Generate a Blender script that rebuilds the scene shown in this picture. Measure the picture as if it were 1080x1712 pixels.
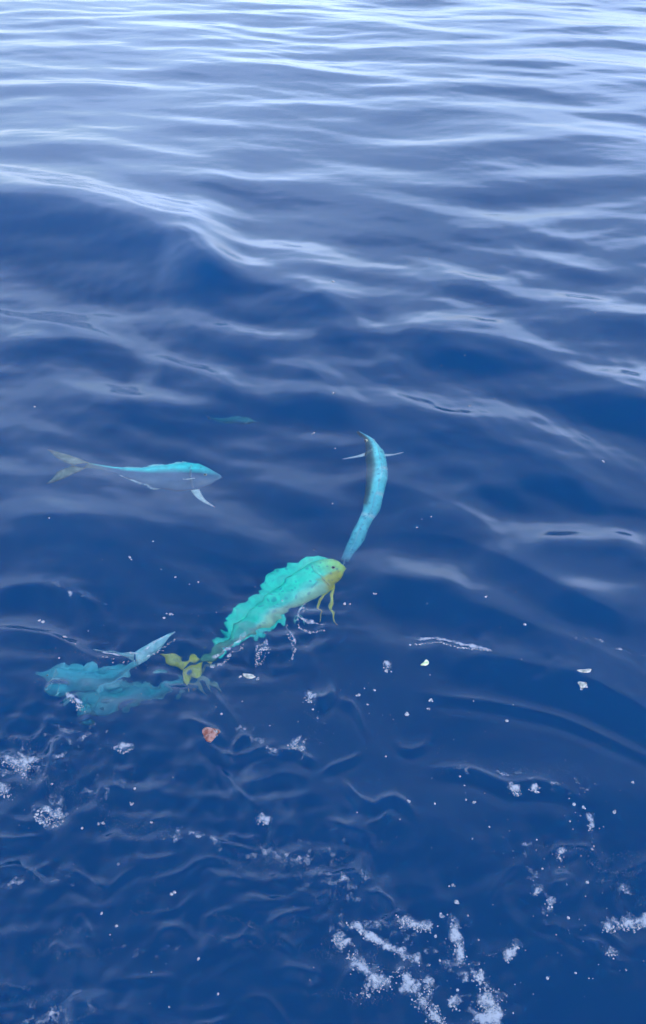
import bpy, bmesh, math, random
import numpy as np
from mathutils import Vector, Matrix

random.seed(7); rng = np.random.default_rng(11)
scene = bpy.context.scene
for o in list(bpy.data.objects): bpy.data.objects.remove(o)
C = scene.collection

# ------------------------------------------------------------------ camera
CAM_H, PITCH, FPX = 2.2, math.radians(37.0), 1544.0
PW, PH = 1080, 1712
cam_d = bpy.data.cameras.new('camera'); cam = bpy.data.objects.new('camera', cam_d); C.objects.link(cam)
cam_d.sensor_fit = 'VERTICAL'; cam_d.sensor_height = 24.0; cam_d.lens = FPX / PH * 24.0
cam_d.clip_start = 0.05; cam_d.clip_end = 6000
cam.location = (0, 0, CAM_H); cam.rotation_euler = (math.pi / 2 - PITCH, 0, 0)
scene.camera = cam

# ------------------------------------------------------------------ sky, sun, exposure
SUN_EL, SUN_AZ = math.radians(44), math.radians(160)      # azimuth clockwise from +Y: behind the camera, to the right
world = bpy.data.worlds.new('World'); scene.world = world; world.use_nodes = True
wn = world.node_tree.nodes; wl = world.node_tree.links; wn.clear()
sky = wn.new('ShaderNodeTexSky'); sky.sky_type = 'NISHITA'; sky.sun_disc = False
sky.sun_elevation = SUN_EL; sky.sun_rotation = SUN_AZ
sky.air_density = 1.0; sky.dust_density = 1.2; sky.ozone_density = 1.5
bg = wn.new('ShaderNodeBackground'); bg.inputs['Strength'].default_value = 0.15
wo = wn.new('ShaderNodeOutputWorld')
# thin bright overcast veil over the blue
wtc = wn.new('ShaderNodeTexCoord')
wmp = wn.new('ShaderNodeMapping'); wmp.inputs['Scale'].default_value = (1.0, 1.0, 2.2); wmp.inputs['Location'].default_value = (0.3, 0.7, 0.1)
wnz = wn.new('ShaderNodeTexNoise'); wnz.inputs['Scale'].default_value = 1.6; wnz.inputs['Detail'].default_value = 5; wnz.inputs['Roughness'].default_value = 0.5
wrp = wn.new('ShaderNodeMapRange'); wrp.interpolation_type = 'SMOOTHSTEP'
wrp.inputs['From Min'].default_value = 0.30; wrp.inputs['From Max'].default_value = 0.68
wrp.inputs['To Min'].default_value = 0.25; wrp.inputs['To Max'].default_value = 0.9
wmx = wn.new('ShaderNodeMix'); wmx.data_type = 'RGBA'; wmx.inputs['B'].default_value = (9.3, 12.2, 18.0, 1)
wl.new(wtc.outputs['Generated'], wmp.inputs[0]); wl.new(wmp.outputs[0], wnz.inputs['Vector']); wl.new(wnz.outputs['Fac'], wrp.inputs['Value'])
wsp = wn.new('ShaderNodeSeparateXYZ'); wl.new(wtc.outputs['Generated'], wsp.inputs[0])
wel = wn.new('ShaderNodeMapRange'); wel.interpolation_type = 'LINEAR'       # the veil thins out towards the zenith
wel.inputs['From Min'].default_value = 0.16; wel.inputs['From Max'].default_value = 0.98
wel.inputs['To Min'].default_value = 1.0; wel.inputs['To Max'].default_value = 0.06
wl.new(wsp.outputs['Z'], wel.inputs['Value'])
wmu = wn.new('ShaderNodeMath'); wmu.operation = 'MULTIPLY'
wl.new(wrp.outputs['Result'], wmu.inputs[0]); wl.new(wel.outputs['Result'], wmu.inputs[1])
wl.new(wmu.outputs[0], wmx.inputs['Factor']); wl.new(sky.outputs[0], wmx.inputs['A'])
wl.new(wmx.outputs['Result'], bg.inputs[0]); wl.new(bg.outputs[0], wo.inputs[0])
sun_d = bpy.data.lights.new('sun', 'SUN'); sun_d.energy = 1.5; sun_d.angle = math.radians(14); sun_d.color = (1, 0.95, 0.88)
sun = bpy.data.objects.new('sun', sun_d); C.objects.link(sun)
to_sun = Vector((math.sin(SUN_AZ) * math.cos(SUN_EL), math.cos(SUN_AZ) * math.cos(SUN_EL), math.sin(SUN_EL)))
sun.rotation_euler = to_sun.to_track_quat('Z', 'Y').to_euler()
vs = scene.view_settings
vs.view_transform = 'Standard'; vs.look = 'None'; vs.gamma = 1.0; vs.use_curve_mapping = False
vs.exposure = 0.4
cy = scene.cycles
cy.use_denoising = True; cy.max_bounces = 9; cy.volume_bounces = 5; cy.transmission_bounces = 10
cy.diffuse_bounces = 3; cy.glossy_bounces = 4; cy.sample_clamp_indirect = 6.0; cy.blur_glossy = 0.3
cy.caustics_refractive = True; cy.caustics_reflective = False

# ------------------------------------------------------------------ pixels to places
FWD = Vector((0, math.cos(PITCH), -math.sin(PITCH))); UPV = Vector((0, math.sin(PITCH), math.cos(PITCH)))
def ray(px, py):
    return (Vector((1, 0, 0)) * ((px - PW / 2) / FPX) + UPV * (-(py - PH / 2) / FPX) + FWD).normalized()
def surf(px, py):
    d = ray(px, py); t = CAM_H / -d.z
    return Vector((d.x * t, d.y * t, 0))
def under(px, py, depth):
    """the point at this depth below calm water that is seen at a pixel (Snell)"""
    d = ray(px, py); p = afloat(px, py); n = 1 / 1.333
    c = -d.z; k = math.sqrt(1 - n * n * (1 - c * c))
    r = Vector((d.x * n, d.y * n, -k))
    return p + r * (depth / k)

# ------------------------------------------------------------------ shape of the sea
def smooth(a, b, x):
    t = np.clip((x - a) / (b - a), 0, 1); return t * t * (3 - 2 * t)
def wave_set(n, lo, hi, amp_slope, ang0, spread, seed, sharp=1.4):
    r = np.random.default_rng(seed); out = []
    for i in range(n):
        lam = lo * (hi / lo) ** ((i + r.random()) / n)
        a = ang0 + r.normal() * spread; k = 2 * math.pi / lam
        out.append((k * math.sin(a), k * math.cos(a), r.random() * 6.283, amp_slope / k / math.sqrt(n) * (0.6 + 0.8 * r.random()), sharp))
    return out
def eval_set(ws, x, y):
    h = np.zeros_like(x)
    for kx, ky, ph, A, s in ws:
        q = np.sin(kx * x + ky * y + ph)
        h += A * (2 * ((q + 1) * 0.5) ** s - 1)
    return h
D = math.radians
SWELL = wave_set(26, 0.9, 3.2, 0.085, D(14), D(24), 3, 1.5)
LONG = wave_set(36, 0.38, 1.7, 0.042, D(4), D(14), 5, 1.3)       # long soft ripples away from the boat
CHOP = wave_set(34, 0.28, 0.95, 0.135, D(17), D(22), 6, 1.7)
RIP = wave_set(26, 0.08, 0.25, 0.042, D(6), D(50), 8, 1.3)
WASH = wave_set(52, 0.045, 0.22, 0.36, D(0), D(80), 21, 1.8)
MASK = wave_set(10, 0.35, 1.1, 1.0, D(0), D(90), 33, 1.0)
mask_norm = sum(w[3] ** 2 for w in MASK) ** 0.5
# crests seen in the photograph: pixels along the crest, width in px of the dark near face and the bright back, steepness
CRESTS = [
    ([(600, 690), (700, 705), (800, 722), (900, 750), (1000, 795), (1150, 860)], 48, 45, 0.13),
    ([(560, 790), (680, 802), (760, 830), (860, 885)], 42, 35, 0.14),
    ([(700, 990), (800, 1002), (900, 1040), (1000, 1080), (1120, 1140)], 44, 40, 0.2),
    ([(-60, 640), (120, 652), (260, 690), (420, 740)], 38, 35, 0.13),
    ([(-60, 872), (150, 858), (300, 874), (450, 905)], 38, 35, 0.12),
    ([(-220, 318), (0, 322), (120, 332), (200, 352), (300, 385), (420, 425)], 80, 42, 0.29),
    ([(250, 452), (330, 455), (400, 463), (500, 478), (600, 512), (660, 540)], 60, 32, 0.26),
    ([(600, 556), (680, 550), (760, 553), (870, 577), (960, 607), (1080, 650), (1250, 700)], 58, 45, 0.19),
    ([(-40, 570), (40, 562), (120, 556), (240, 570), (300, 590)], 45, 24, 0.13),
    ([(200, 552), (300, 553), (400, 575), (500, 600), (640, 660)], 62, 30, 0.22),
    ([(200, 622), (260, 618), (330, 635), (430, 665)], 50, 25, 0.2),
    ([(420, 625), (520, 622), (620, 650), (760, 705)], 40, 30, 0.10),
    ([(600, 872), (690, 868), (770, 880), (870, 932), (960, 985), (1040, 1018), (1150, 1030)], 55, 40, 0.24),
    ([(850, 915), (920, 902), (1000, 897), (1060, 905), (1150, 930)], 48, 30, 0.12),
    ([(740, 820), (800, 795), (880, 785), (960, 800), (1060, 850)], 55, 40, 0.17),
    ([(600, 945), (680, 960), (760, 968), (800, 985)], 50, 20, 0.2),
    ([(-60, 985), (0, 972), (60, 966), (130, 985), (175, 1010), (195, 1035)], 34, 14, 0.34),
    ([(-60, 1036), (0, 1042), (80, 1052), (150, 1085), (215, 1090), (270, 1072)], 26, 8, 0.3),
    ([(660, 1066), (720, 1068), (800, 1082), (950, 1115), (1080, 1178), (1180, 1230)], 50, 34, 0.30),
    ([(660, 1135), (720, 1152), (830, 1165), (940, 1190), (1080, 1256), (1160, 1300)], 16, 7, 0.34),
    ([(690, 1278), (740, 1274), (790, 1276), (850, 1305), (900, 1298), (960, 1315), (1005, 1355)], 22, 9, 0.42),
    ([(330, 1120), (370, 1165), (410, 1220)], 14, 6, 0.3),
    ([(560, 1155), (590, 1165), (615, 1215)], 16, 6, 0.34),
    ([(370, 1310), (420, 1305), (470, 1285), (530, 1300)], 18, 8, 0.36),
    ([(600, 1400), (625, 1412), (632, 1450)], 12, 6, 0.34),
    ([(150, 1640), (210, 1636), (300, 1625)], 12, 5, 0.4),
    ([(280, 1680), (330, 1690), (390, 1678)], 12, 5, 0.4),
    ([(-20, 1445), (50, 1448), (100, 1425)], 22, 9, 0.36),
    ([(160, 1495), (200, 1460), (240, 1435)], 14, 6, 0.36),
]
# stirred-up water: pixel, radius in metres, strength
SPOTS = [(*surf(a, b).xy, r_, s_) for a, b, r_, s_ in [
    (150, 1130, .26, .65), (300, 1110, .16, 1.1), (420, 1065, .18, 1.1), (500, 1030, .16, 1.0), (60, 1240, .24, 1.1), (210, 1320, .28, .9),
    (490, 1430, .22, 1.1), (560, 1480, .2, 1.0), (640, 1600, .28, .9), (780, 1660, .22, .8), (890, 1470, .16, .6), (1040, 1550, .14, .8),
    (780, 1076, .12, .5), (900, 1100, .12, .35), (80, 1690, .24, 1.0), (90, 1500, .22, .8), (330, 1530, .22, .6), (460, 990, .2, .55), (550, 975, .12, .6)]]
def prep_crest(c):
    pts, dark, light, slope = c
    mx, my = pts[len(pts) // 2]
    za = slope * abs(surf(mx, my).y - surf(mx, my + dark).y) * 0.5
    P = [surf(*p) * (1 - za / CAM_H) for p in pts]        # the crest stands above the mean level
    xs = np.array([p.x for p in P]); ys = np.array([p.y for p in P])
    mx, my = pts[len(pts) // 2]
    wd = abs(surf(mx, my).y - surf(mx, my + dark).y); wb = abs(surf(mx, my - light).y - surf(mx, my).y)
    xx = np.linspace(xs[0], xs[-1], 120); yy = np.interp(xx, xs, ys)      # rounded off
    ker = np.hanning(23); ker /= ker.sum()
    yy = np.convolve(np.pad(yy, 11, mode='edge'), ker, 'valid')
    return xx, yy, wd * 0.62, wb * 0.8, slope * wd * (0.70 if dark > 30 else 0.55)
def wavelets():
    """thin little wavelets in the stirred water by the hull"""
    r = random.Random(41); out = []
    for cx, cy_, sx, sy, n in [(120, 1320, 110, 110, 9), (250, 1500, 170, 120, 12), (520, 1420, 110, 70, 9), (130, 1650, 130, 50, 6), (400, 1640, 120, 60, 6),
                               (640, 1570, 90, 70, 6), (900, 1480, 80, 90, 6), (480, 1240, 90, 50, 4), (330, 1200, 60, 40, 3), (980, 1480, 80, 70, 5), (600, 1290, 120, 60, 4)]:
        for _ in range(n):
            x, y = cx + r.gauss(0, sx), cy_ + r.gauss(0, sy); L = r.uniform(40, 130); a = r.gauss(0, .45); k = r.gauss(0, 14)
            pts = [(x + L * u * math.cos(a), y + L * u * math.sin(a) + k * (1 - 4 * u * u) + r.gauss(0, 2.5)) for u in (-.5, -.25, 0, .25, .5)]
            out.append((pts, r.uniform(9, 20), r.uniform(3.5, 8), r.uniform(.4, .65)))
    return out
CR = [prep_crest(c) for c in CRESTS + wavelets()]
def height(x, y):
    x = np.asarray(x, float); y = np.asarray(y, float)
    r = np.hypot(x, y)
    far = smooth(60, 500, r)
    near = smooth(2.9, 1.8, y)                       # the sheltered water by the hull is calmer
    wx = x + 0.12 * np.sin(1.7 * y + 0.4) + 0.06 * np.sin(3.1 * y + 1.3 * x)
    wy = y + 0.10 * np.sin(1.3 * x + 1.1) + 0.05 * np.sin(2.9 * x + 0.7 * y)
    h = eval_set(SWELL, wx, wy) * (1 - 0.45 * near) * (1 - 0.3 * smooth(2.2, 4, y) * smooth(6.5, 5, y)) * (1 - 0.4 * smooth(6, 9, y))
    out = smooth(4.2, 7.0, y)
    h += eval_set(LONG, wx, wy) * (0.25 + 0.75 * out) * (1 - 0.8 * near)
    h += eval_set(CHOP, wx, wy) * (1 - 0.70 * near) * (1 - 0.82 * out)
    h += eval_set(RIP, wx, wy) * (1 - 0.3 * near) * (1 - 0.6 * out) * smooth(40, 15, r)
    m = eval_set(MASK, wx, wy) / mask_norm
    m = 0.8 * smooth(0.35, 1.5, m + 0.3 * smooth(0.3, -0.8, x) * near) * near
    for cx, cy_, rad, st in SPOTS:
        m = np.maximum(m, st * np.exp(-((x - cx) ** 2 + (y - cy_) ** 2) / rad ** 2))
    h += eval_set(WASH, wx, wy) * m
    h *= (1 - far)
    for xx, yy, wdk, wbk, A in CR:
        bw = 2.3 if A > .012 else 1.5
        sel = (x > xx[0]) & (x < xx[-1])
        if not sel.any(): continue
        xs, ys = x[sel], y[sel]
        d = ys - np.interp(xs, xx, yy)
        L = xx[-1] - xx[0]; e = min(0.3 * L, 0.5)
        win = smooth(xx[0], xx[0] + e, xs) * smooth(xx[-1], xx[-1] - e, xs)
        f = np.where(d < 0, np.exp(-(np.sqrt((d / wdk) ** 2 + .022) - .1483) ** 1.15), np.exp(-(np.sqrt((d / (wbk * bw)) ** 2 + .022) - .1483) ** 1.15))
        f -= 0.35 * np.exp(-((d + 1.9 * wdk) / wdk) ** 2)
        h[sel] += A * win * f
    return h
LOOK = {}
def surf_z(x, y):
    if not LOOK:
        LOOK['x'] = np.arange(-4.5, 4.5, .008); LOOK['y'] = np.arange(.7, 9.5, .008)
        LOOK['x'] = LOOK['x'].astype(float); X, Y = np.meshgrid(LOOK['x'], LOOK['y']); LOOK['z'] = height(X.ravel(), Y.ravel()).reshape(X.shape)
    u = min(max((x + 4.5) / .008, 0), len(LOOK['x']) - 2); v = min(max((y - .7) / .008, 0), len(LOOK['y']) - 2)
    i, j = int(u), int(v); a, b = u - i, v - j; Z = LOOK['z']
    return float((Z[j, i] * (1 - a) + Z[j, i + 1] * a) * (1 - b) + (Z[j + 1, i] * (1 - a) + Z[j + 1, i + 1] * a) * b)
def afloat(px, py):
    """the point of the wavy surface seen at a pixel"""
    d = ray(px, py); p = surf(px, py)
    for _ in range(5):
        z = surf_z(p.x, p.y); t = (CAM_H - z) / -d.z
        p = Vector((d.x * t, d.y * t, z))
    return p

# ------------------------------------------------------------------ materials
def new_mat(name):
    m = bpy.data.materials.new(name); m.use_nodes = True
    nt = m.node_tree; nt.nodes.clear()
    out = nt.nodes.new('ShaderNodeOutputMaterial')
    return m, nt, out
def water_material():
    m, nt, out = new_mat('sea_water'); N, L = nt.nodes, nt.links
    g = N.new('ShaderNodeBsdfGlass'); g.inputs['IOR'].default_value = 1.333; g.inputs['Roughness'].default_value = 0.11
    g.inputs['Color'].default_value = (1, 1, 1, 1)
    tc = N.new('ShaderNodeTexCoord')
    mp = N.new('ShaderNodeMapping'); mp.inputs['Scale'].default_value = (0.55, 1.0, 1.0)
    nz = N.new('ShaderNodeTexNoise'); nz.inputs['Scale'].default_value = 9.0; nz.inputs['Detail'].default_value = 2.5; nz.inputs['Roughness'].default_value = 0.45
    bp = N.new('ShaderNodeBump'); bp.inputs['Strength'].default_value = 0.4; bp.inputs['Distance'].default_value = 0.005
    L.new(tc.outputs['Object'], mp.inputs[0]); L.new(mp.outputs[0], nz.inputs['Vector'])
    L.new(nz.outputs['Fac'], bp.inputs['Height']); L.new(bp.outputs[0], g.inputs['Normal'])
    L.new(g.outputs[0], out.inputs['Surface'])
    sc = N.new('ShaderNodeVolumeScatter'); sc.inputs['Color'].default_value = (0.018, 0.262, 0.64, 1); sc.inputs['Density'].default_value = 1.0
    ab = N.new('ShaderNodeVolumeAbsorption'); ab.inputs['Color'].default_value = (0.0, 0.52, 0.75, 1); ab.inputs['Density'].default_value = 1.2
    ad = N.new('ShaderNodeAddShader'); L.new(sc.outputs[0], ad.inputs[0]); L.new(ab.outputs[0], ad.inputs[1])
    L.new(ad.outputs[0], out.inputs['Volume'])
    m.cycles.homogeneous_volume = True
    return m
M_WATER = water_material()
def skin_material():
    m, nt, out = new_mat('fish_skin'); N, L = nt.nodes, nt.links
    b = N.new('ShaderNodeBsdfPrincipled')
    at = N.new('ShaderNodeAttribute'); at.attribute_name = 'skin'
    tc = N.new('ShaderNodeTexCoord')
    nz = N.new('ShaderNodeTexNoise'); nz.inputs['Scale'].default_value = 42; nz.inputs['Detail'].default_value = 3
    rp = N.new('ShaderNodeValToRGB'); rp.color_ramp.elements[0].position = 0.3; rp.color_ramp.elements[0].color = (0.62, 0.66, 0.7, 1)
    rp.color_ramp.elements[1].position = 0.62; rp.color_ramp.elements[1].color = (1.12, 1.12, 1.12, 1)
    mx = N.new('ShaderNodeMix'); mx.data_type = 'RGBA'; mx.blend_type = 'MULTIPLY'; mx.inputs['Factor'].default_value = 0.5
    L.new(tc.outputs['Object'], nz.inputs['Vector']); L.new(nz.outputs['Fac'], rp.inputs[0])
    L.new(at.outputs['Color'], mx.inputs['A']); L.new(rp.outputs[0], mx.inputs['B'])
    vo = N.new('ShaderNodeTexVoronoi'); vo.inputs['Scale'].default_value = 38
    vr = N.new('ShaderNodeMapRange'); vr.inputs['From Min'].default_value = 0.16; vr.inputs['From Max'].default_value = 0.26; vr.inputs['To Min'].default_value = .4; vr.inputs['To Max'].default_value = 0.0
    m2 = N.new('ShaderNodeMix'); m2.data_type = 'RGBA'; m2.inputs['B'].default_value = (0.01, 0.16, 0.30, 1)
    L.new(tc.outputs['Object'], vo.inputs['Vector']); L.new(vo.outputs['Distance'], vr.inputs['Value']); L.new(vr.outputs[0], m2.inputs['Factor'])
    L.new(mx.outputs['Result'], m2.inputs['A']); L.new(m2.outputs['Result'], b.inputs['Base Color'])
    b.inputs['Roughness'].default_value = 0.35; b.inputs['Metallic'].default_value = 0.0
    L.new(b.outputs[0], out.inputs['Surface'])
    return m
M_SKIN = skin_material()
def plain(name, col, rough=0.5, noise=None, spec=0.5, sss=0):
    m, nt, out = new_mat(name); N, L = nt.nodes, nt.links
    b = N.new('ShaderNodeBsdfPrincipled'); b.inputs['Base Color'].default_value = (*col, 1); b.inputs['Roughness'].default_value = rough
    if noise:
        tc = N.new('ShaderNodeTexCoord'); nz = N.new('ShaderNodeTexNoise'); nz.inputs['Scale'].default_value = noise[0]; nz.inputs['Detail'].default_value = 3
        rp = N.new('ShaderNodeValToRGB'); rp.color_ramp.elements[0].position = 0.38; rp.color_ramp.elements[1].position = 0.62
        rp.color_ramp.elements[0].color = (*col, 1); rp.color_ramp.elements[1].color = (*noise[1], 1)
        L.new(tc.outputs['Object'], nz.inputs['Vector']); L.new(nz.outputs['Fac'], rp.inputs[0]); L.new(rp.outputs[0], b.inputs['Base Color'])
    L.new(b.outputs[0], out.inputs['Surface'])
    return m
M_EYE = plain('fish_eye', (0.55, 0.55, 0.4), 0.15)
M_PUPIL = plain('fish_pupil', (0.01, 0.012, 0.015), 0.1)
def foam_material():
    m, nt, out = new_mat('foam'); N, L = nt.nodes, nt.links
    b = N.new('ShaderNodeBsdfPrincipled'); b.inputs['Base Color'].default_value = (0.55, 0.60, 0.67, 1); b.inputs['Roughness'].default_value = 0.2
    t = N.new('ShaderNodeBsdfTransparent'); mx = N.new('ShaderNodeMixShader')          # thin-walled bubbles let the water show
    tc = N.new('ShaderNodeTexCoord'); nz = N.new('ShaderNodeTexNoise'); nz.inputs['Scale'].default_value = 60; nz.inputs['Detail'].default_value = 2
    mr = N.new('ShaderNodeMapRange'); mr.inputs['From Min'].default_value = .35; mr.inputs['From Max'].default_value = .7
    mr.inputs['To Min'].default_value = .85; mr.inputs['To Max'].default_value = .25
    L.new(tc.outputs['Object'], nz.inputs['Vector']); L.new(nz.outputs['Fac'], mr.inputs['Value']); L.new(mr.outputs[0], mx.inputs['Fac'])
    L.new(b.outputs[0], mx.inputs[1]); L.new(t.outputs[0], mx.inputs[2]); L.new(mx.outputs[0], out.inputs['Surface'])
    return m
M_FOAM = foam_material()
def film_material():
    """wet lacy froth: thick in its middle, holed and thin to its rim"""
    m, nt, out = new_mat('foam_film'); N, L = nt.nodes, nt.links
    b = N.new('ShaderNodeBsdfPrincipled'); b.inputs['Base Color'].default_value = (0.44, 0.50, 0.60, 1); b.inputs['Roughness'].default_value = 0.3
    t = N.new('ShaderNodeBsdfTransparent'); mx = N.new('ShaderNodeMixShader')
    at = N.new('ShaderNodeAttribute'); at.attribute_name = 'body'
    tc = N.new('ShaderNodeTexCoord')
    n1 = N.new('ShaderNodeTexNoise'); n1.inputs['Scale'].default_value = 34; n1.inputs['Detail'].default_value = 5; n1.inputs['Roughness'].default_value = .65
    vo = N.new('ShaderNodeTexVoronoi'); vo.feature = 'DISTANCE_TO_EDGE'; vo.inputs['Scale'].default_value = 150
    a1 = N.new('ShaderNodeMath'); a1.operation = 'MULTIPLY_ADD'; a1.inputs[1].default_value = 3.4; a1.inputs[2].default_value = -2.15   # noise * 2.2 - 1.45
    a2 = N.new('ShaderNodeMath'); a2.operation = 'ADD'
    a3 = N.new('ShaderNodeMath'); a3.operation = 'MULTIPLY_ADD'; a3.inputs[1].default_value = -0.6; a3.inputs[2].default_value = 0.10
    a4 = N.new('ShaderNodeMath'); a4.operation = 'ADD'
    mr = N.new('ShaderNodeMapRange'); mr.interpolation_type = 'SMOOTHSTEP'
    mr.inputs['From Min'].default_value = 0.0; mr.inputs['From Max'].default_value = 0.95; mr.inputs['To Min'].default_value = 0.0; mr.inputs['To Max'].default_value = 0.72
    L.new(tc.outputs['Object'], n1.inputs['Vector']); L.new(tc.outputs['Object'], vo.inputs['Vector'])
    L.new(n1.outputs['Fac'], a1.inputs[0]); L.new(a1.outputs[0], a2.inputs[0]); L.new(at.outputs['Fac'], a2.inputs[1])
    L.new(vo.outputs['Distance'], a3.inputs[0]); L.new(a2.outputs[0], a4.inputs[0]); L.new(a3.outputs[0], a4.inputs[1])
    L.new(a4.outputs[0], mr.inputs['Value']); L.new(mr.outputs[0], mx.inputs['Fac'])
    L.new(t.outputs[0], mx.inputs[1]); L.new(b.outputs[0], mx.inputs[2]); L.new(mx.outputs[0], out.inputs['Surface'])
    return m
M_FILM = film_material()
M_BAIT = plain('bait_flesh', (0.16, 0.06, 0.05), 0.15, (95, (0.34, 0.20, 0.19)))
M_SCRAP = plain('pale_scrap', (0.20, 0.24, 0.24), 0.2, (120, (0.48, 0.5, 0.48)))
M_GREEN = plain('green_scrap', (0.42, 0.6, 0.3), 0.4, (70, (0.75, 0.8, 0.6)))

# ------------------------------------------------------------------ the sea
def graded(lo, a, b, hi, step, grow, cap):
    """even steps between a and b, growing steps out to lo and hi"""
    mid = list(np.arange(a, b, step)); up, s, v = [], step, mid[-1]
    while v < hi: s = min(s * grow, cap if v < b * 1.0 + 16 else 1e9); v += s; up.append(v)
    dn, s, v = [], step, mid[0]
    while v > lo: s = s * 1.25; v -= s; dn.append(v)
    return np.array(dn[::-1] + mid + up)
def build_sea():
    xs_half = list(np.arange(0, 1.5, 0.0065)); s = 0.0065
    v = xs_half[-1]
    while v < 2500: s = min(s * 1.025, 0.03) if v < 6.5 else s * 1.3; v += s; xs_half.append(v)
    xs = np.array([-q for q in xs_half[:0:-1]] + xs_half)
    ys = [0.55]; s = 0.006
    while ys[-1] < 2500:
        v = ys[-1]
        s = 0.0062 if v < 3.3 else (min(s * 1.012, 0.035) if v < 17 else s * 1.25)
        ys.append(v + s)
    dn, s, v = [], 0.01, 0.55
    while v > -2500: s *= 1.35; v -= s; dn.append(v)
    ys = np.array(dn[::-1] + ys)
    nx, ny = len(xs), len(ys)
    X, Y = np.meshgrid(xs, ys); Z = height(X.ravel(), Y.ravel())
    co = np.column_stack([X.ravel(), Y.ravel(), Z])
    idx = np.arange(nx * ny).reshape(ny, nx)
    q = np.stack([idx[:-1, :-1], idx[:-1, 1:], idx[1:, 1:], idx[1:, :-1]], -1).reshape(-1, 4)
    # sides and bottom, so that the water is a closed body
    base = len(co); zb = -40.0
    co = np.vstack([co, [[xs[0], ys[0], zb], [xs[-1], ys[0], zb], [xs[-1], ys[-1], zb], [xs[0], ys[-1], zb]]])
    tris = []
    for edge, c0, c1 in ((idx[0], 0, 1), (idx[:, -1], 1, 2), (idx[-1, ::-1], 2, 3), (idx[::-1, 0], 3, 0)):
        n = len(edge) - 1
        tris.append(np.column_stack([edge[1:], edge[:-1], np.full(n, base + c0)]))
        tris.append(np.array([[edge[-1], base + c0, base + c1]]))
    tris.append(np.array([[base, base + 3, base + 2], [base, base + 2, base + 1]]))
    tris = np.vstack(tris)
    me = bpy.data.meshes.new('sea')
    me.vertices.add(len(co)); me.vertices.foreach_set('co', co.ravel())
    loops = np.concatenate([q.ravel(), tris.ravel()])
    me.loops.add(len(loops)); me.loops.foreach_set('vertex_index', loops.astype(np.int32))
    starts = np.concatenate([np.arange(len(q)) * 4, len(q) * 4 + np.arange(len(tris)) * 3]).astype(np.int32)
    me.polygons.add(len(starts)); me.polygons.foreach_set('loop_start', starts)
    me.polygons.foreach_set('use_smooth', np.arange(len(starts)) < len(q))
    me.update(calc_edges=True)
    me.materials.append(M_WATER)
    o = bpy.data.objects.new('sea_water', me); C.objects.link(o)
    o['kind'] = 'structure'; o['label'] = 'deep blue rippled open sea water'
    print('sea', nx, ny)
    return o
sea = build_sea()

# ------------------------------------------------------------------ helpers for things
def empty(name, loc, label, cat, group=None):
    o = bpy.data.objects.new(name, None); C.objects.link(o); o.location = loc
    o.empty_display_size = 0.05
    o['label'] = label; o['category'] = cat
    if group: o['group'] = group
    return o
def mesh_obj(name, verts, faces, mat, parent=None, cols=None, smooth_=True, origin=None):
    org = Vector(origin) if origin is not None else (parent_world(parent) if parent else Vector((0, 0, 0)))
    me = bpy.data.meshes.new(name)
    me.from_pydata([tuple(Vector(v) - org) for v in verts], [], faces)
    if cols is not None:
        at = me.color_attributes.new('skin', 'FLOAT_COLOR', 'POINT')
        for i, c in enumerate(cols): at.data[i].color = (*c, 1)
    me.materials.append(mat)
    bm = bmesh.new(); bm.from_mesh(me); bmesh.ops.recalc_face_normals(bm, faces=bm.faces); bm.to_mesh(me); bm.free()
    me.polygons.foreach_set('use_smooth', [smooth_] * len(me.polygons))
    o = bpy.data.objects.new(name, me); C.objects.link(o)
    if parent: o.parent = parent
    else: o.location = org
    return o
def parent_world(p):
    v = Vector(p.location); q = p.parent
    while q: v += Vector(q.location); q = q.parent
    return v
def catmull(P, n):
    P = [Vector(p) for p in P]; P = [P[0] * 2 - P[1]] + P + [P[-1] * 2 - P[-2]]
    raw = []
    for i in range(1, len(P) - 2):
        for k in range(24):
            t = k / 24; a, b, c, d = P[i - 1:i + 3]
            raw.append(0.5 * ((2 * b) + (c - a) * t + (2 * a - 5 * b + 4 * c - d) * t * t + (3 * b - a - 3 * c + d) * t ** 3))
    raw.append(P[-2])
    L = [0]
    for i in range(1, len(raw)): L.append(L[-1] + (raw[i] - raw[i - 1]).length)
    out = []
    for j in range(n):
        s = L[-1] * j / (n - 1); i = 1
        while i < len(L) - 1 and L[i] < s: i += 1
        f = (s - L[i - 1]) / max(L[i] - L[i - 1], 1e-9)
        out.append(raw[i - 1].lerp(raw[i], f))
    return out, L[-1]
def lerp3(a, b, t): return tuple(a[i] + (b[i] - a[i]) * t for i in range(3))
def prof(tab, t): return float(np.interp(t, [a for a, b in tab], [b for a, b in tab]))
TOP = [(0, .012), (.012, .040), (.035, .072), (.08, .098), (.16, .112), (.3, .108), (.5, .086), (.7, .058), (.85, .036), (.94, .024), (1, .023)]
BOT = [(0, .014), (.02, .036), (.06, .064), (.12, .084), (.22, .096), (.36, .092), (.55, .070), (.75, .046), (.9, .026), (1, .022)]
WID_P = [(0, .003), (.05, .014), (.12, .034), (.22, .055), (.4, .056), (.6, .044), (.8, .026), (.93, .014), (1, .010)]
WID = [(0, .010), (.03, .030), (.10, .048), (.22, .058), (.4, .054), (.6, .042), (.8, .024), (.93, .013), (1, .010)]
TOP_P = [(0, .006), (.06, .030), (.12, .056), (.2, .082), (.32, .096), (.5, .084), (.7, .056), (.85, .034), (1, .020)]
BOT_P = [(0, .006), (.06, .022), (.12, .042), (.22, .066), (.36, .074), (.55, .062), (.75, .042), (.9, .024), (1, .018)]

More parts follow.
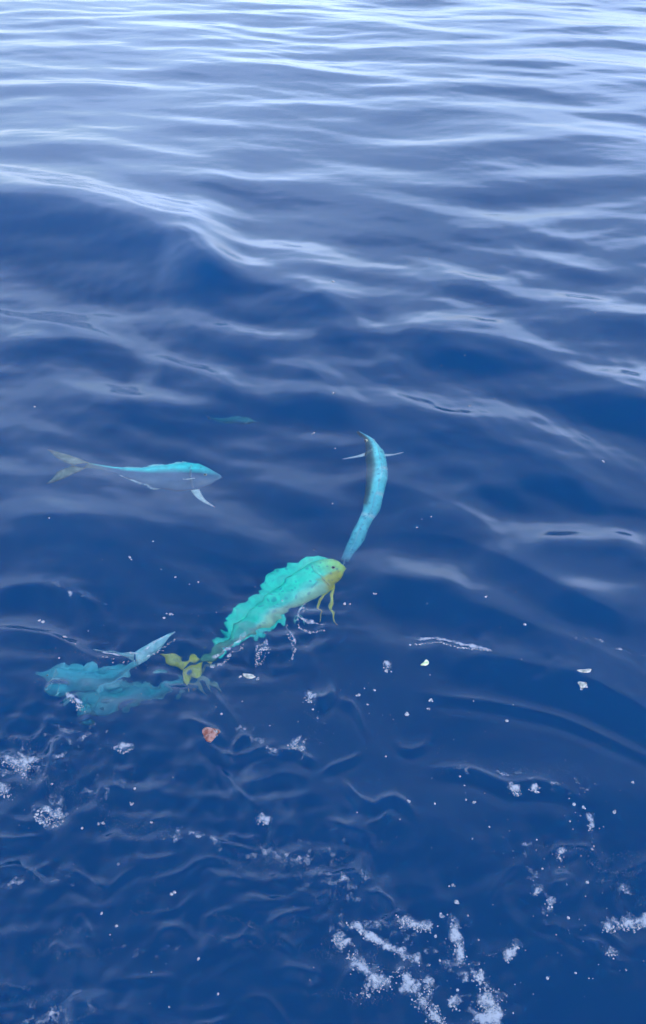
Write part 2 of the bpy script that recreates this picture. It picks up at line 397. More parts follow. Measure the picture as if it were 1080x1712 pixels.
def sheet(rows, thick):
    """a thin closed blade through a grid of points rows[i][j], thinner to its rim"""
    n, m = len(rows), len(rows[0]); V, F = [], []
    nor = []
    for i in range(n):
        r = []
        for j in range(m):
            a = rows[min(i + 1, n - 1)][j] - rows[max(i - 1, 0)][j]; b = rows[i][min(j + 1, m - 1)] - rows[i][max(j - 1, 0)]
            q = a.cross(b); r.append(q.normalized() if q.length > 1e-12 else Vector((0, 0, 1)))
        nor.append(r)
    for sgn in (1, -1):
        for i in range(n):
            for j in range(m):
                k = thick * (1 - 0.75 * j / (m - 1)) * 0.5
                V.append(rows[i][j] + nor[i][j] * sgn * k)
    o = n * m
    for i in range(n - 1):
        for j in range(m - 1):
            a, b, c, d = i * m + j, (i + 1) * m + j, (i + 1) * m + j + 1, i * m + j + 1
            F.append((a, b, c, d)); F.append((o + d, o + c, o + b, o + a))
    for i in range(n - 1):
        for j in (0, m - 1):
            a, b = i * m + j, (i + 1) * m + j; F.append((a, o + a, o + b, b))
    for j in range(m - 1):
        for i in (0, n - 1):
            a, b = i * m + j, i * m + j + 1; F.append((a, b, o + b, o + a))
    return V, F

def make_fish(label, spine, up, pal, hs=1.0, ws=1.0, pointed=False, tail=(None, None), dorsal_h=1.0,
              pect=((1, 0.22, None), (-1, 0.22, None)), pelvic=None, seed=1, stripe=None, dorsal=(.07, .93), anal=(.50, .93), pw=0.032, table=None, fork_k=None, stalk=None):
    """spine: points from snout to tail root; up: dorsal direction, one or one per spine point; tail: tips of the two lobes"""
    r = random.Random(seed); top, bot, wid = (TOP_P, BOT_P, WID_P) if pointed else (TOP, BOT, WID)
    if table: wid = table
    if stalk: top, bot, wid = ([(a * stalk, b) for a, b in q] + [(1, q[-1][1] * .8)] for q in (top, bot, wid))
    NS = 46
    S, L = catmull(spine, NS)
    ups = up if isinstance(up, list) else [up, up]
    fr = []
    for i in range(NS):
        T = (S[min(i + 1, NS - 1)] - S[max(i - 1, 0)]).normalized()
        t = i / (NS - 1); q = t * (len(ups) - 1); k = min(int(q), len(ups) - 2)
        U = Vector(ups[k]).lerp(Vector(ups[k + 1]), q - k)
        side = T.cross(U).normalized(); U = side.cross(T).normalized()
        fr.append((S[i], T, side, U))
    root = empty('dolphinfish', S[NS // 2], label, 'fish', 'dolphinfish schooling round the boat')
    NR = 28; V, F, K = [], [], []
    for i in range(NS):
        p, T, sd, U = fr[i]; t = i / (NS - 1)
        a, b, w = prof(top, t) * L * hs, prof(bot, t) * L * hs, prof(wid, t) * L * ws
        for j in range(NR):
            th = 2 * math.pi * j / NR; c, s_ = math.cos(th), math.sin(th)
            x = w * math.copysign(abs(s_) ** 0.9, s_); y = (a if c > 0 else b) * math.copysign(abs(c) ** 0.95, c)
            V.append(p + sd * x + U * y)
            K.append(pal(t, c, 1 if s_ > 0 else -1))
    for i in range(NS - 1):
        for j in range(NR):
            F.append((i * NR + j, i * NR + (j + 1) % NR, (i + 1) * NR + (j + 1) % NR, (i + 1) * NR + j))
    F.append(tuple(range(NR - 1, -1, -1))); F.append(tuple((NS - 1) * NR + j for j in range(NR)))
    mesh_obj('body', V, F, M_SKIN, root, K)
    def at(t):
        q = t * (NS - 1); i = min(int(q), NS - 2); f = q - i
        return tuple(fr[i][k].lerp(fr[i + 1][k], f) for k in range(4))
    def fin_strip(name, t0, t1, hfun, sgn, ckey, lean):
        rows = []; n = 44
        for i in range(n):
            u = i / (n - 1); t = t0 + (t1 - t0) * u
            p, T, sd, U = at(t); e = prof(top if sgn > 0 else bot, t) * L * hs
            hh = hfun(u) * L * (1 + 0.10 * ((i % 2) - 0.5) + 0.35 * (r.random() - .5) + 0.25 * math.sin(u * 17 + seed))
            rows.append([p + U * sgn * (e * 0.9 + hh * v) + T * hh * v * lean + sd * 0.006 * math.sin(u * 21 + seed) * v for v in (0, .33, .66, 1)])
        V2, F2 = sheet(rows, 0.004)
        nn = len(rows)
        cols = [lerp3(pal(*ckey), pal(ckey[0], ckey[1] * 0.8, 1), 0.3 + 0.4 * r.random()) for _ in V2]
        mesh_obj(name, V2, F2, M_SKIN, root, cols)
    if dorsal:
        fin_strip('dorsal_fin', dorsal[0], dorsal[1], lambda u: dorsal_h * (0.085 * min(1, u / .12) ** .6 * (1 - u) ** .7 + 0.02 * min(1, (1 - u) / .05)), 1, (0.5, 2.0, 1), 0.55)
    if anal:
        fin_strip('anal_fin', anal[0], anal[1], lambda u: dorsal_h * (0.045 * min(1, u / .1) * (1 - u) ** .8 + 0.014 * min(1, (1 - u) / .05)), -1, (0.5, -2.0, 1), 0.6)
    # tail fin: one blade, two long lobes
    p, T, sd, U = at(1.0)
    hr = prof(top, 1) * L * hs
    tf = empty_part('tail_fin', p, root)
    for k, sgn in enumerate((1, -1)):
        tip = tail[k] if tail[k] is not None else p + T * 0.20 * L + U * sgn * 0.15 * L
        fork = p + T * 0.055 * L if fork_k is None else p.lerp((Vector(tail[0]) + Vector(tail[1])) / 2, fork_k)
        n = 14; rows = []
        for i in range(n):
            u = i / (n - 1)
            lead = (p + U * sgn * hr - T * 0.01 * L).lerp(tip, u) + U * sgn * 0.02 * L * math.sin(math.pi * u)
            trail = fork.lerp(tip, u) - U * sgn * 0.018 * L * math.sin(math.pi * u) + T * (0.004 * L * ((i % 2) - .5))
            rows.append([lead.lerp(trail, v) for v in (0, .35, .7, 1)])
        V2, F2 = sheet(rows, 0.005)
        cols = [lerp3(pal(1.15, 0, 1), pal(1.15, 1, 1), r.random()) for _ in V2]
        mesh_obj('tail_lobe', V2, F2, M_SKIN, tf, cols)
    # paired fins
    def blade(name, base, direction, chord, length, width, col_a, col_b):
        n = 12; rows = []
        d = direction.normalized(); ch = (chord - d * chord.dot(d)).normalized(); bow = d.cross(ch)
        for i in range(n):
            u = i / (n - 1); w = width * (1 - u) ** .6 * (0.75 + 0.25 * math.cos(u * 2)) + 0.002
            c0 = base + d * length * u + ch * (-0.35 * length * u * u) + bow * 0.06 * length * math.sin(u * 3)
            rows.append([c0 + ch * w * (v - .25) for v in (0, .33, .66, 1)])
        V2, F2 = sheet(rows, 0.004)
        cols = []
        for s2 in range(2):
            for i in range(n):
                for j in range(4): cols.append(lerp3(col_a, col_b, j / 3))
        mesh_obj(name, V2, F2, M_SKIN, root, cols)
    for sgn, t, dr in pect:
        p, T, sd, U = at(t); w = prof(wid, t) * L * ws
        d = Vector(dr) if dr is not None else (sd * sgn * 1.0 + T * 0.9 - U * 0.35)
        ln = d.length if dr is not None else 0.13 * L
        blade('pectoral_fin', p + sd * sgn * w * 0.9 - U * 0.02 * L, d, T, ln, pw * L, pal(-.1, 0, 1), pal(-.1, 1, 1))
    if pelvic is not None:
        for (t, dr) in pelvic:
            p, T, sd, U = at(t)
            blade('pelvic_fin', p - U * prof(bot, t) * L * hs * 0.92, Vector(dr), T, Vector(dr).length, 0.026 * L, pal(-.2, 0, 1), pal(-.2, 1, 1))
    # eyes, mouth, gill cover edge
    for sgn in (1, -1):
        t = 0.07 if not pointed else 0.11
        p, T, sd, U = at(t); w = prof(wid, t) * L * ws; a = prof(top, t) * L * hs
        ec = p + sd * sgn * w * 0.93 + U * a * 0.22
        e = ball('eye', ec, 0.0135 * L, M_EYE, root, sd * sgn)
        ball('pupil', ec + sd * sgn * 0.005 * L, 0.0085 * L, M_PUPIL, e, sd * sgn)
        rows = []; gc = []
        for i in range(12):
            u = i / 11; th = math.radians(-62 + 118 * u)
            tt = 0.155 + 0.02 * math.cos(th) if not pointed else 0.20 + 0.02 * math.cos(th)
            p, T, sd2, U2 = at(tt); a = prof(top if th > 0 else bot, tt) * L * hs; w = prof(wid, tt) * L * ws
            q = p + sd2 * sgn * w * math.cos(th) ** .9 * 1.03 + U2 * a * math.sin(th) * 1.0
            gc += [lerp3(pal(tt, math.sin(th), sgn), (.9, .95, .8), .12)] * 3
            rows.append([q - T * 0.012 * L, q + sd2 * sgn * 0.002, q + T * 0.004 * L])
        V2, F2 = sheet(rows, 0.003)
        mesh_obj('gill_cover', V2, F2, M_SKIN, root, gc * 2)
    p, T, sd, U = at(0.0); rows = []
    for i in range(13):
        u = i / 12; th = math.radians(-90 + 180 * u); tt = 0.055 * (1 - math.cos(th)) * 0 + 0.052 * abs(math.sin(th)) ** 1.2
        p, T, sd, U = at(tt); w = prof(wid, tt) * L * ws
        q = p - U * 0.012 * L + sd * w * (1.02 if abs(th) > .1 else 1) * math.copysign(1, th) * (abs(math.sin(th)) ** .5)
        rows.append([q - U * .004 * L - T * .002 * L, q - T * 0.004 * L, q + U * .004 * L - T * .002 * L])
    V2, F2 = sheet(rows, 0.003)
    mesh_obj('mouth', V2, F2, M_SKIN, root, [pal(0.02, -0.5, 1)] * len(V2))
    return root
def empty_part(name, loc, parent):
    o = bpy.data.objects.new(name, None); C.objects.link(o); o.parent = parent
    o.location = Vector(loc) - parent_world(parent); o.empty_display_size = .02
    return o
def ball(name, c, rad, mat, parent, axis):
    bm = bmesh.new(); bmesh.ops.create_icosphere(bm, subdivisions=2, radius=rad)
    q = axis.to_track_quat('Z', 'Y').to_matrix()
    V = [c + q @ Vector((v.co.x, v.co.y, v.co.z * 0.6)) for v in bm.verts]
    bm.faces.ensure_lookup_table(); F = [tuple(v.index for v in f.verts) for f in bm.faces]; bm.free()
    o = mesh_obj(name, V, F, mat, parent, origin=c)
    o.location = c - parent_world(parent); return o

# ------------------------------------------------------------------ colours of the fish (t: snout to tail, c: +1 back .. -1 belly)
def mixer(back, flank, belly, head, tailc, fin, back_w=0.35, lo=-0.1, pelv=(0.75, 0.72, 0.08)):
    def pal(t, c, sd):
        if t > 1: return lerp3(tailc, lerp3(tailc, (1, 1, 1), .25), c)
        if t <= -.15: return lerp3(pelv, lerp3(pelv, (0.4, 0.55, 0.3), .7), c)
        if t < 0: return lerp3(lerp3(fin, (1, 1, 1), .3), fin, c)
        if c >= 1.5: return lerp3(back, fin, .4)
        if c <= -1.5: return fin
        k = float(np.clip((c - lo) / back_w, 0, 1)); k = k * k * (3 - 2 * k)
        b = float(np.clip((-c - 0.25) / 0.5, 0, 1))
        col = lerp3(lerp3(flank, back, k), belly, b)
        hd = float(np.clip(1 - t / 0.17, 0, 1)); tl = float(np.clip((t - 0.78) / 0.22, 0, 1))
        return lerp3(lerp3(col, head, hd), tailc, tl * .8)
    return pal
def dirpx(a, b, da, db): return under(*b, db) - under(*a, da)

# hooked green fish in the middle
palC = mixer((0.03, 0.92, 0.62), (0.12, 0.96, 0.72), (0.55, 0.85, 0.55), (0.55, 0.78, 0.14), (0.62, 0.62, 0.03), (0.03, 0.82, 0.66))
palC0 = palC
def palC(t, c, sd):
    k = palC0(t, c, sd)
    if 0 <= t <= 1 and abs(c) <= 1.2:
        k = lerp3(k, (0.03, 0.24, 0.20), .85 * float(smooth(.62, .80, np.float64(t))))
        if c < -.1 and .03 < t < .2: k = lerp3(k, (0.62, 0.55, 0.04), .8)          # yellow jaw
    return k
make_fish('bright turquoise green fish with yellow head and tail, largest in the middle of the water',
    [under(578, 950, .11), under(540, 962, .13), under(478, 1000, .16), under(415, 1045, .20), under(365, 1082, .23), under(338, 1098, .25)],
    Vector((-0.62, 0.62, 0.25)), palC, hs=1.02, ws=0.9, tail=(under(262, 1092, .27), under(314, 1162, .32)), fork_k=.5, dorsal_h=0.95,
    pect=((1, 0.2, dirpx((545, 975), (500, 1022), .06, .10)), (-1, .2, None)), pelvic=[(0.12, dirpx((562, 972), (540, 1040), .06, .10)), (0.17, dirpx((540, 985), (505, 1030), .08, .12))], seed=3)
# pale blue fish on the left
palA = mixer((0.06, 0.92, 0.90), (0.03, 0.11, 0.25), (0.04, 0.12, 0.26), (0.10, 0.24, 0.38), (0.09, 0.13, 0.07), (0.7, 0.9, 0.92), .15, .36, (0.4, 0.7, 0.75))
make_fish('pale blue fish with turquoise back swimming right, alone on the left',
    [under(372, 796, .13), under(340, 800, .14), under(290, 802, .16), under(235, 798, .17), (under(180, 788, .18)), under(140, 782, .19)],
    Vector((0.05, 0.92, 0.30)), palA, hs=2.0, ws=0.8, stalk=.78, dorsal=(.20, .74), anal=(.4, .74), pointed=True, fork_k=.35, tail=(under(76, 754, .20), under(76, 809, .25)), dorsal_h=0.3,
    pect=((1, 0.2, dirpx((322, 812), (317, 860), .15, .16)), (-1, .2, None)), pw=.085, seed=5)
# long curved fish seen from above
def palB(t, c, sd):
    base = mixer((0.22, 0.92, 0.95), (0.14, 0.66, 0.82), (0.25, 0.5, 0.6), (0.08, 0.5, 0.62), (0.10, 0.36, 0.55), (0.6, 0.85, 0.9))(t, c, sd)
    if 0 <= t <= 1 and abs(c) < 1.2 and sd > 0 and t < .62: return lerp3(base, (0.06, 0.035, 0.035), .85 * min(1, max(0, .95 - c) * 5))  # shade on the left flank is painted into the skin colour
    if 0 <= t <= 1 and (abs(t - .36) < .012 or abs(t - .52) < .012 or abs(t - .66) < .012): base = lerp3(base, (.8, .95, .95), .7)
    return base
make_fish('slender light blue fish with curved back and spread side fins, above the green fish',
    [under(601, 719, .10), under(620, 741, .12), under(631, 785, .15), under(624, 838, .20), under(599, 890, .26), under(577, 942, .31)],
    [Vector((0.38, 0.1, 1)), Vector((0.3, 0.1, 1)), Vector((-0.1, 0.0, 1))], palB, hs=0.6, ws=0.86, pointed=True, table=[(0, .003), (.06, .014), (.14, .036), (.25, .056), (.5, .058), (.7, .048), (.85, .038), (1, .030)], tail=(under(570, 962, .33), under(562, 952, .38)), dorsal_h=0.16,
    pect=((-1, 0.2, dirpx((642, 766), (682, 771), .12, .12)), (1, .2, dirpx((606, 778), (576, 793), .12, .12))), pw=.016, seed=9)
# blue fish at the lower left
palD = mixer((0.05, 0.42, 0.52), (0.04, 0.28, 0.38), (0.06, 0.30, 0.40), (0.04, 0.28, 0.38), (0.12, 0.50, 0.60), (0.1, 0.5, 0.62))
make_fish('teal blue fish with wide forked tail just under the surface, at lower left',
    [under(58, 1128, .22), under(105, 1138, .21), under(165, 1138, .17), under(205, 1122, .12), under(226, 1106, .08)],
    Vector((-0.2, 0.75, 0.5)), palD, hs=1.5, ws=1.0, tail=(under(155, 1086, .03), under(292, 1056, .02)), dorsal_h=0.8, fork_k=.45, pointed=True, seed=13)
# dim teal fish under it
palE = mixer((0.04, 0.40, 0.48), (0.04, 0.30, 0.40), (0.06, 0.28, 0.36), (0.05, 0.3, 0.38), (0.10, 0.26, 0.24), (0.1, 0.36, 0.45))
make_fish('dim teal fish lying deeper, below the fish with the wide forked tail',
    [under(120, 1184, .34), under(165, 1178, .33), under(225, 1168, .33), under(285, 1150, .33), under(322, 1138, .33)],
    Vector((0.1, 0.85, 0.4)), palE, hs=1.25, ws=1.0, tail=(under(356, 1108, .32), under(366, 1160, .35)), dorsal_h=0.6, seed=17)
# faint deep fish behind
palF = mixer((0.03, 0.34, 0.36), (0.03, 0.22, 0.28), (0.05, 0.2, 0.26), (0.05, 0.3, 0.34), (0.05, 0.22, 0.25), (0.1, 0.5, 0.55))
make_fish('faint dark teal fish deep in the water behind the pale blue fish',
    [under(428, 700, .48), under(405, 698, .49), under(380, 692, .50), under(352, 685, .51)],
    Vector((0.0, 0.7, 0.7)), palF, hs=1.3, ws=1.2, pointed=True, dorsal_h=0.5, tail=(under(345, 681, .53), under(346, 688, .53)), seed=23)

# ------------------------------------------------------------------ scraps of bait afloat
def lump(name, label, cat, px, py, size_px, squash, mat, seed, stretch=1.0, ang=0.0, curl=0.0, rough=.35, group=None, part=None):
    """an uneven lump lying half out of the water; size in photograph pixels at its distance"""
    c = afloat(px, py); dist = (c - Vector((0, 0, CAM_H))).length; rad = size_px / FPX * dist / 2
    r = random.Random(seed); dirs = [(Vector((r.gauss(0, 1), r.gauss(0, 1), r.gauss(0, 1))).normalized(), r.uniform(-1, 1)) for _ in range(14)]
    bm = bmesh.new(); bmesh.ops.create_icosphere(bm, subdivisions=3, radius=1)
    V = []; ca, sa = math.cos(ang), math.sin(ang)
    for v in bm.verts:
        n = v.co.normalized(); k = 1
        for d, w in dirs: k += rough * w * max(0, n.dot(d)) ** 5
        x, y, z = n.x * k * stretch, n.y * k, n.z * k * squash
        y += curl * x * x / stretch
        V.append(c + Vector((x * ca - y * sa, x * sa + y * ca, z + squash * .35)) * rad)
    F = [tuple(q.index for q in f.verts) for f in bm.faces]; bm.free()
    o = mesh_obj(name, V, F, mat, None, origin=c)
    o['label'] = label; o['category'] = cat
    if group: o['group'] = group
    return o
lump('bait_chunk', 'orange brown bait chunk floating below the green fish tail', 'bait', 350, 1227, 21, .3, M_BAIT, 4, 1.2, .6, rough=.8)
lump('bait_strip', 'white curled bait strip floating under the green fish belly', 'bait', 416, 1132, 11, .4, M_SCRAP, 6, 2.2, -.15, .25, group='bait scraps')
lump('bait_strip', 'small pale green bait strip floating by itself right of the green fish', 'bait', 710, 1110, 8, .4, M_GREEN, 8, 1.8, .8, .2, group='bait scraps')
lump('bait_strip', 'whitish bait strip on the long wave crest at the right edge', 'bait', 980, 1122, 8, .4, M_SCRAP, 10, 2.4, 0, .1, group='bait scraps')
lump('bait_chunk', 'small greyish bait chunk just below the long wave crest at right', 'bait', 974, 1146, 12, .4, M_SCRAP, 12, 1.1, .3)

# ------------------------------------------------------------------ foam
ICO_V, ICO_F = None, None
bm = bmesh.new(); bmesh.ops.create_icosphere(bm, subdivisions=1, radius=1)
ICO_V = np.array([v.co[:] for v in bm.verts]); ICO_F = np.array([[q.index for q in f.verts] for f in bm.faces]); bm.free()
def bubble_mesh(name, centres, radii, squash, mat, seed):
    r = np.random.default_rng(seed); V, F = [], []
    for i, (c, rad) in enumerate(zip(centres, radii)):
        st = 0.75 + 0.5 * r.random(3); a = r.random() * 6.283; ca, sa = math.cos(a), math.sin(a)
        v = ICO_V * st * rad * np.array([1, 1, squash])
        v = np.column_stack([v[:, 0] * ca - v[:, 1] * sa, v[:, 0] * sa + v[:, 1] * ca, v[:, 2]]) + np.array(c)
        V.append(v); F.append(ICO_F + 12 * i)
    V = np.vstack(V); F = np.vstack(F); org = V.mean(0)
    me = bpy.data.meshes.new(name); me.from_pydata((V - org).tolist(), [], F.tolist()); me.materials.append(mat)
    me.polygons.foreach_set('use_smooth', [True] * len(me.polygons))
    o = bpy.data.objects.new(name, me); C.objects.link(o); o.location = org
    return o
def foam_patch(label, pts, width_px, n, seed, rpx=(0.8, 2.6), ring=False):
    """froth along a pixel path: small bubbles crowded at its middle, ragged to its rim"""
    r = np.random.default_rng(seed); cs, rs = [], []
    P = np.array(pts, float)
    seg = np.r_[0, np.cumsum(np.hypot(*np.diff(P, axis=0).T))] if len(P) > 1 else np.array([0, 1.0])
    fx = lambda u: np.interp(u * seg[-1], seg, P[:, 0]) if len(P) > 1 else P[0, 0]
    fy = lambda u: np.interp(u * seg[-1], seg, P[:, 1]) if len(P) > 1 else P[0, 1]
    lobes = [(r.random(), r.normal() * .35, .25 + .5 * r.random()) for _ in range(9)]
    for i in range(n):
        if ring:
            a = r.random() * 6.283; q = width_px * (.55 + .35 * r.random()); px, py = P[0, 0] + q * math.cos(a), P[0, 1] + q * math.sin(a) * .7
            if r.random() < .35: px, py = P[0, 0] + r.normal() * width_px * .35, P[0, 1] + r.normal() * width_px * .25
        else:
            lu, lo_, ls = lobes[r.integers(9)]
            u = np.clip(lu + r.normal() * .13, 0, 1); px = fx(u) + (r.normal() * ls * .6 + lo_ * .6) * width_px; py = fy(u) + (r.normal() * ls * .45 + lo_ * .35 * r.random()) * width_px
        c = surf(px, py); c.z = surf_z(c.x, c.y)
        d = (c - Vector((0, 0, CAM_H))).length
        rad = (rpx[0] + (rpx[1] - rpx[0]) * r.random() ** 2) / FPX * d
        cs.append((c.x, c.y, c.z + rad * .15)); rs.append(rad)
    # the wet film the bubbles sit in
    nu, nv = max(10, int(seg[-1] / 4)), 15; V, F, A = [], [], []
    if len(P) == 1 or ring: uu = [(P[0, 0] + width_px * 1.5 * q, P[0, 1]) for q in np.linspace(-1, 1, nu)]
    else: uu = [(fx(q), fy(q)) for q in np.linspace(0, 1, nu)]
    U = np.array(uu); T = np.gradient(U, axis=0); T /= np.maximum(np.hypot(T[:, 0], T[:, 1])[:, None], 1e-6)
    ext = width_px * 0.7
    if not ring:
        U = np.vstack([U[0] - T[0] * ext, U[0] - T[0] * ext / 2, U, U[-1] + T[-1] * ext / 2, U[-1] + T[-1] * ext]); T = np.vstack([T[0], T[0], T, T[-1], T[-1]])
    nu = len(U); wob = np.cumsum(r.normal(size=nu)) * .12; wob -= np.linspace(wob[0], wob[-1], nu)
    for i in range(nu):
        e = min(1, min(i, nu - 1 - i) / max(2, nu * .16))
        for j in range(nv):
            v = j / (nv - 1) * 2 - 1; w = width_px * (1.0 if not ring else 1.1) * (1 + .3 * math.sin(i * .9 + seed))
            px, py = U[i, 0] - T[i, 1] * (v + wob[i] * .4) * w, U[i, 1] + T[i, 0] * (v + wob[i] * .4) * w * .85
            c = surf(px, py); z = surf_z(c.x, c.y); c = c * (1 - z / CAM_H); c.z = surf_z(c.x, c.y) + .0025
            V.append(c); A.append(max(0, (1 - v * v)) * e * (0.95 if not ring else .75))
    for i in range(nu - 1):
        for j in range(nv - 1): F.append((i * nv + j, (i + 1) * nv + j, (i + 1) * nv + j + 1, i * nv + j + 1))
    o = mesh_obj('foam_patch', V, F, M_FILM, None, origin=V[len(V) // 2])
    at = o.data.attributes.new('body', 'FLOAT', 'POINT'); at.data.foreach_set('value', A)
    bb = bubble_mesh('bubbles', cs, rs, .55, M_FOAM, seed); bb['kind'] = 'stuff'
    bb.parent = o; bb.location = Vector(bb.location) - Vector(o.location)
    o['label'] = label; o['category'] = 'foam'; o['group'] = 'patches of foam near the boat'
    return o
PATCHES = [
    ('long dense diagonal streak of white foam cut by the bottom edge', [(672, 1622), (690, 1655), (740, 1712)], 20, 520),
    ('thick white foam heap at the bottom edge right of the diagonal streak', [(792, 1706), (825, 1695), (816, 1655)], 30, 520),
    ('ragged forked foam patch left of the diagonal streak', [(588, 1588), (606, 1615), (640, 1640), (612, 1660)], 22, 420),
    ('thin slanting foam line above the ragged forked foam', [(580, 1542), (625, 1568), (680, 1600), (715, 1608)], 12, 260),
    ('flat foam patch above the middle of the slanting foam line', [(668, 1540), (715, 1548)], 15, 200),
    ('tall narrow foam patch topped by single bubbles', [(755, 1532), (762, 1570), (772, 1612)], 15, 230),
    ('small round foam clump left of the slanting foam line', [(564, 1568), (570, 1580)], 22, 110),
    ('oval foam clump between diagonal streak and tall narrow patch', [(716, 1640), (718, 1655)], 17, 90),
    ('small foam clump right of the diagonal streak', [(748, 1672), (762, 1678)], 14, 80),
    ('foam clump of two upright blobs below the tall narrow patch', [(789, 1625), (808, 1640)], 14, 90),
    ('leaning foam clump right of the tall narrow patch', [(846, 1606), (864, 1578)], 13, 110),
    ('bright white foam patch cut by the right edge', [(1012, 1550), (1045, 1545), (1090, 1538)], 18, 320),
    ('round foam clump below the bright patch at the right edge', [(1019, 1588), (1021, 1594)], 14, 60),
    ('pale forked foam patch cut by the left edge', [(0, 1268), (25, 1275), (48, 1262), (40, 1278), (36, 1300)], 18, 300),
    ('small foam patch at the left edge under the forked one', [(0, 1322), (10, 1318)], 16, 80),
    ('little foam streak below the dim teal fish', [(192, 1252), (218, 1246)], 10, 70),
    ('foam clump on the wavelet right of the orange bait chunk', [(488, 1240), (504, 1248)], 18, 110),
    ('small foam clump in the middle under the curled wavelet', [(432, 1368), (448, 1374)], 12, 80),
    ('larger of two white foam lumps on the lower right', [(850, 1314), (866, 1321)], 11, 90),
    ('smaller of two white foam lumps on the lower right', [(890, 1317), (896, 1318)], 11, 55),
    ('foam clump of the left one of two below the winding wavelet', [(896, 1490), (900, 1491)], 12, 55),
    ('foam clump of the right one of two below the winding wavelet', [(921, 1505), (922, 1514)], 12, 55),
    ('foam clump with trailing bubbles above the winding wavelet', [(932, 1422), (938, 1428)], 11, 50),
    ('foam clump near the end of the bubble arc at far right', [(982, 1362), (988, 1366), (988, 1384)], 8, 40),
    ('foam clump beside the pale green bait strip', [(645, 1112), (650, 1110)], 11, 45),
    ('foam clump below the white curled bait strip', [(516, 1160), (522, 1166)], 12, 45),
]
for i, (lab, pts, w, n) in enumerate(PATCHES): foam_patch(lab, pts, w, int(n * .45), 100 + i, rpx=(.5, 1.9))
for i, (lab, pts, w, n) in enumerate([
    ('jagged white squiggle of froth along the green fish near its tail', [(352, 1102), (372, 1094), (385, 1078), (400, 1072), (414, 1058)], 5, 90),
    ('small hooked squiggle of froth below the middle of the green fish', [(428, 1096), (430, 1082), (446, 1072), (441, 1090), (434, 1094)], 5, 110),
    ('curved thread of froth under the green fish chin', [(512, 1006), (500, 1018), (498, 1034), (515, 1043), (542, 1044)], 3, 80),
    ('short upright thread of froth below the green fish belly', [(478, 1046), (488, 1060), (494, 1074), (487, 1090)], 3, 55),
    ('fine broken froth thread standing in for bright ripple reflections along the wave crest right of centre', [(692, 1068), (735, 1066), (770, 1078), (800, 1082), (835, 1094)], 4, 110),  # froth laid here to imitate the bright reflections of tiny ripples
    ('thread of froth along the teal blue fish tail tip', [(160, 1086), (200, 1096), (235, 1092), (262, 1076), (290, 1060)], 3, 60),
    ('short slanting froth line left of the dim teal fish', [(112, 1160), (124, 1168), (136, 1180)], 6, 50),
]): foam_patch(lab, pts, w, n, 200 + i, rpx=(.6, 1.7))
foam_patch('ring of loose foam bubbles low on the left', [(80, 1358)], 27, 120, 160, ring=True)

# ------------------------------------------------------------------ loose bubbles and flecks, past counting
def loose_bubbles():
    r = np.random.default_rng(77); pts = []
    fixed = [(358, 1232, 3), (352, 1238, 3), (344, 1234, 2.5), (362, 1224, 2.5), (352, 1218, 2.5), (402, 1131, 3), (430, 1136, 3), (972, 1152, 3), (980, 1148, 3), (557, 471, 3), (718, 433, 1.5), (995, 523, 1.5), (577, 359, 1.2), (58, 680, 2.5), (827, 667, 1.5), (1008, 771, 2.5), (557, 657, 2.5), (738, 611, 1.2), (777, 594, 1.2),
             (525, 724, 2.5), (82, 866, 2), (217, 932, 3), (293, 965, 2), (285, 1027, 3.4), (256, 905, 1.5), (697, 882, 2), (705, 868, 1.5), (812, 998, 2.5), (628, 993, 2.5), (576, 1010, 3), (585, 1010, 2),
             (525, 920, 1.5), (600, 1162, 3.5), (680, 1195, 4), (715, 1185, 3), (720, 1170, 3.5), (556, 842, 2), (72, 1040, 4), (108, 1065, 2.5), (1058, 1308, 3), (1027, 1358, 3), (683, 1340, 3.5), (792, 1342, 3),
             (165, 1378, 3), (137, 1385, 3), (172, 1376, 3), (220, 1345, 3), (253, 1375, 3), (195, 1548, 3), (170, 1527, 2.5), (332, 1603, 2.5), (960, 1345, 3.5), (975, 1350, 3), (990, 1420, 3), (757, 1480, 3.5), (763, 1508, 4), (738, 1532, 4)]
    for x, y, s_ in fixed:
        for k in range(1 if s_ < 2.4 else 3): pts.append((x + r.normal() * s_ * .7 * (k > 0), y + r.normal() * s_ * .5 * (k > 0), s_ * (.9 if k == 0 else .55)))
    for cx, cy_, sx, sy, n in [(700, 1180, 90, 50, 46), (760, 1340, 70, 45, 42), (980, 1370, 35, 50, 34), (930, 1440, 40, 40, 26), (450, 1180, 90, 60, 30), (250, 1010, 110, 50, 26),
                               (230, 1130, 70, 40, 30), (100, 1300, 80, 70, 36), (680, 1610, 90, 50, 90), (860, 1600, 70, 50, 40), (1000, 1560, 50, 60, 30), (250, 1550, 160, 100, 34), (450, 1080, 60, 30, 24), (760, 1020, 120, 60, 16), (600, 700, 300, 150, 12)]:
        for _ in range(int(n * .7)): pts.append((cx + r.normal() * sx, cy_ + r.normal() * sy, .6 + 2.4 * r.random() ** 5))
    cs, rs = [], []
    for x, y, s_ in pts:
        c = afloat(x, y); d = (c - Vector((0, 0, CAM_H))).length; rad = s_ / FPX * d
        cs.append((c.x, c.y, c.z + rad * .1)); rs.append(rad)
    o = bubble_mesh('bubbles', cs, rs, .6, M_FOAM, 5); o['kind'] = 'stuff'; o['label'] = 'tiny white bubbles and flecks scattered over the water'
loose_bubbles()

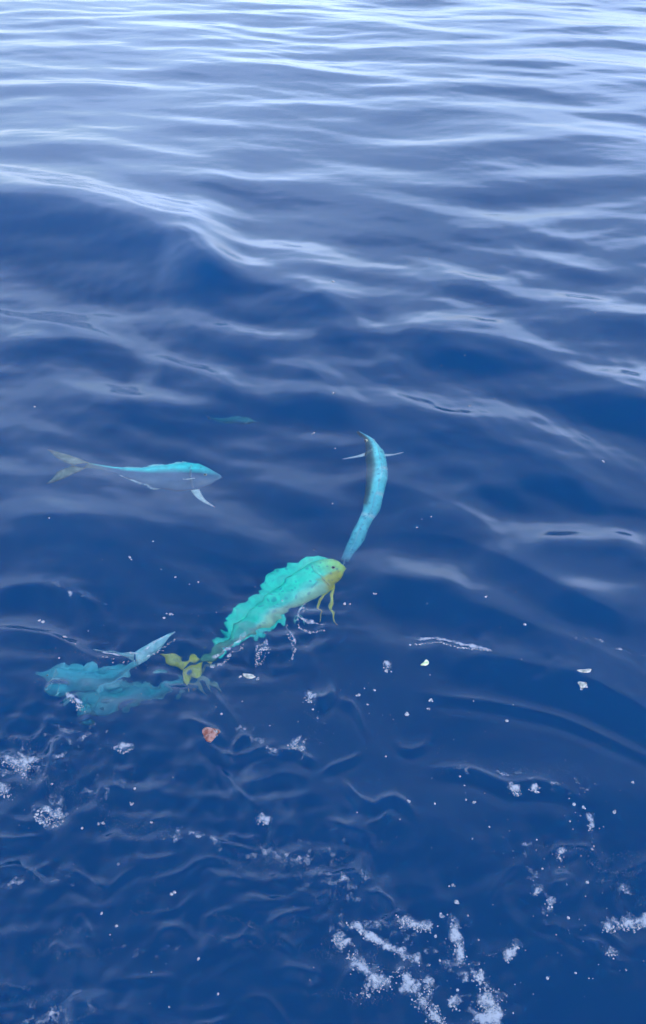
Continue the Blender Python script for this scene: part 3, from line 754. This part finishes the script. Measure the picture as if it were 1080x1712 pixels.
def glint_wisps():  # bubble filaments added to imitate thin reflections of the sky
    """faint swirls of very fine bubbles just under the stirred surface, imitating thin sky reflections"""
    r = np.random.default_rng(9); cs, rs = [], []
    for cx, cy_, sx, sy, n in [(90, 1290, 80, 80, 13), (230, 1420, 130, 80, 16), (500, 1430, 80, 45, 18), (160, 1600, 130, 70, 12), (430, 1600, 120, 60, 8), (660, 1590, 90, 60, 16),
                               (900, 1480, 60, 80, 10), (1020, 1470, 50, 50, 6), (470, 1230, 60, 40, 5), (180, 1130, 80, 30, 8), (860, 1290, 120, 25, 6), (330, 1140, 60, 30, 4)]:
        for _ in range(max(2, n // 2)):
            x, y = cx + r.normal() * sx, cy_ + r.normal() * sy; a = r.normal() * .45 + (math.pi if r.random() < .5 else 0); turn = r.normal() * .012
            m = int(r.uniform(25, 80)); spread = r.uniform(2, 9); dep = r.uniform(.008, .05)
            for k in range(m):
                x += 1.9 * math.cos(a); y += 1.9 * math.sin(a) * .7; a += turn + r.normal() * .06; turn += r.normal() * .003
                for q in range(3):
                    p = afloat(x + r.normal() * spread, y + r.normal() * spread * .6); d = (p - Vector((0, 0, CAM_H))).length
                    cs.append((p.x, p.y, p.z - dep * (.4 + r.random()))); rs.append(r.uniform(.2, .42) / FPX * d)
    o = bubble_mesh('glint_bubbles', cs, rs, .9, M_FOAM, 6); o['kind'] = 'stuff'; o['label'] = 'faint swirling wisps of fine bubbles standing in for thin sky reflections'
glint_wisps()

def froth_veil():
    """thin torn skins of froth drifting on the stirred water: one sheet of patches with holed, fading rims"""
    r = np.random.default_rng(31); V, F, A = [], [], []
    for cx, cy_, L, w, ang in [(480, 1430, 200, 45, .1), (560, 1475, 160, 40, .3), (50, 1265, 130, 45, -.2), (120, 1215, 120, 22, 0.1), (180, 1300, 130, 30, -.2), (60, 1455, 150, 18, -.1), (90, 1690, 150, 35, 0),
                               (440, 1235, 170, 16, .45), (900, 1470, 190, 18, 1.2), (880, 1298, 260, 14, .15), (1040, 1480, 120, 22, .1), (640, 1560, 200, 40, .2), (770, 1620, 170, 40, .8), (240, 1590, 150, 14, 0), (330, 1395, 130, 20, .3), (1000, 1075, 200, 8, .3), (110, 985, 150, 7, .35)]:
        nu, nv = int(L / 4), 13; base = len(V); ca, sa = math.cos(ang), math.sin(ang); bend = r.normal() * .3; ph = r.random() * 6
        for i in range(nu):
            u = i / (nu - 1) * 2 - 1
            for j in range(nv):
                v = j / (nv - 1) * 2 - 1
                a_, b_ = u * L / 2, v * w + bend * L * .25 * u * u + 5 * math.sin(u * 6 + ph)
                c = surf(cx + a_ * ca - b_ * sa, cy_ + a_ * sa + b_ * ca); c.z = surf_z(c.x, c.y) + .0016
                V.append(c); A.append(max(0, 1 - v * v) * max(0, 1 - u * u) ** .7 * .44)
        for i in range(nu - 1):
            for j in range(nv - 1): F.append((base + i * nv + j, base + (i + 1) * nv + j, base + (i + 1) * nv + j + 1, base + i * nv + j + 1))
    o = mesh_obj('froth', V, F, M_FILM, None, origin=(0, 2, 0))
    at = o.data.attributes.new('body', 'FLOAT', 'POINT'); at.data.foreach_set('value', A)
    o['kind'] = 'stuff'; o['label'] = 'thin torn skins of froth drifting on the water'
froth_veil()
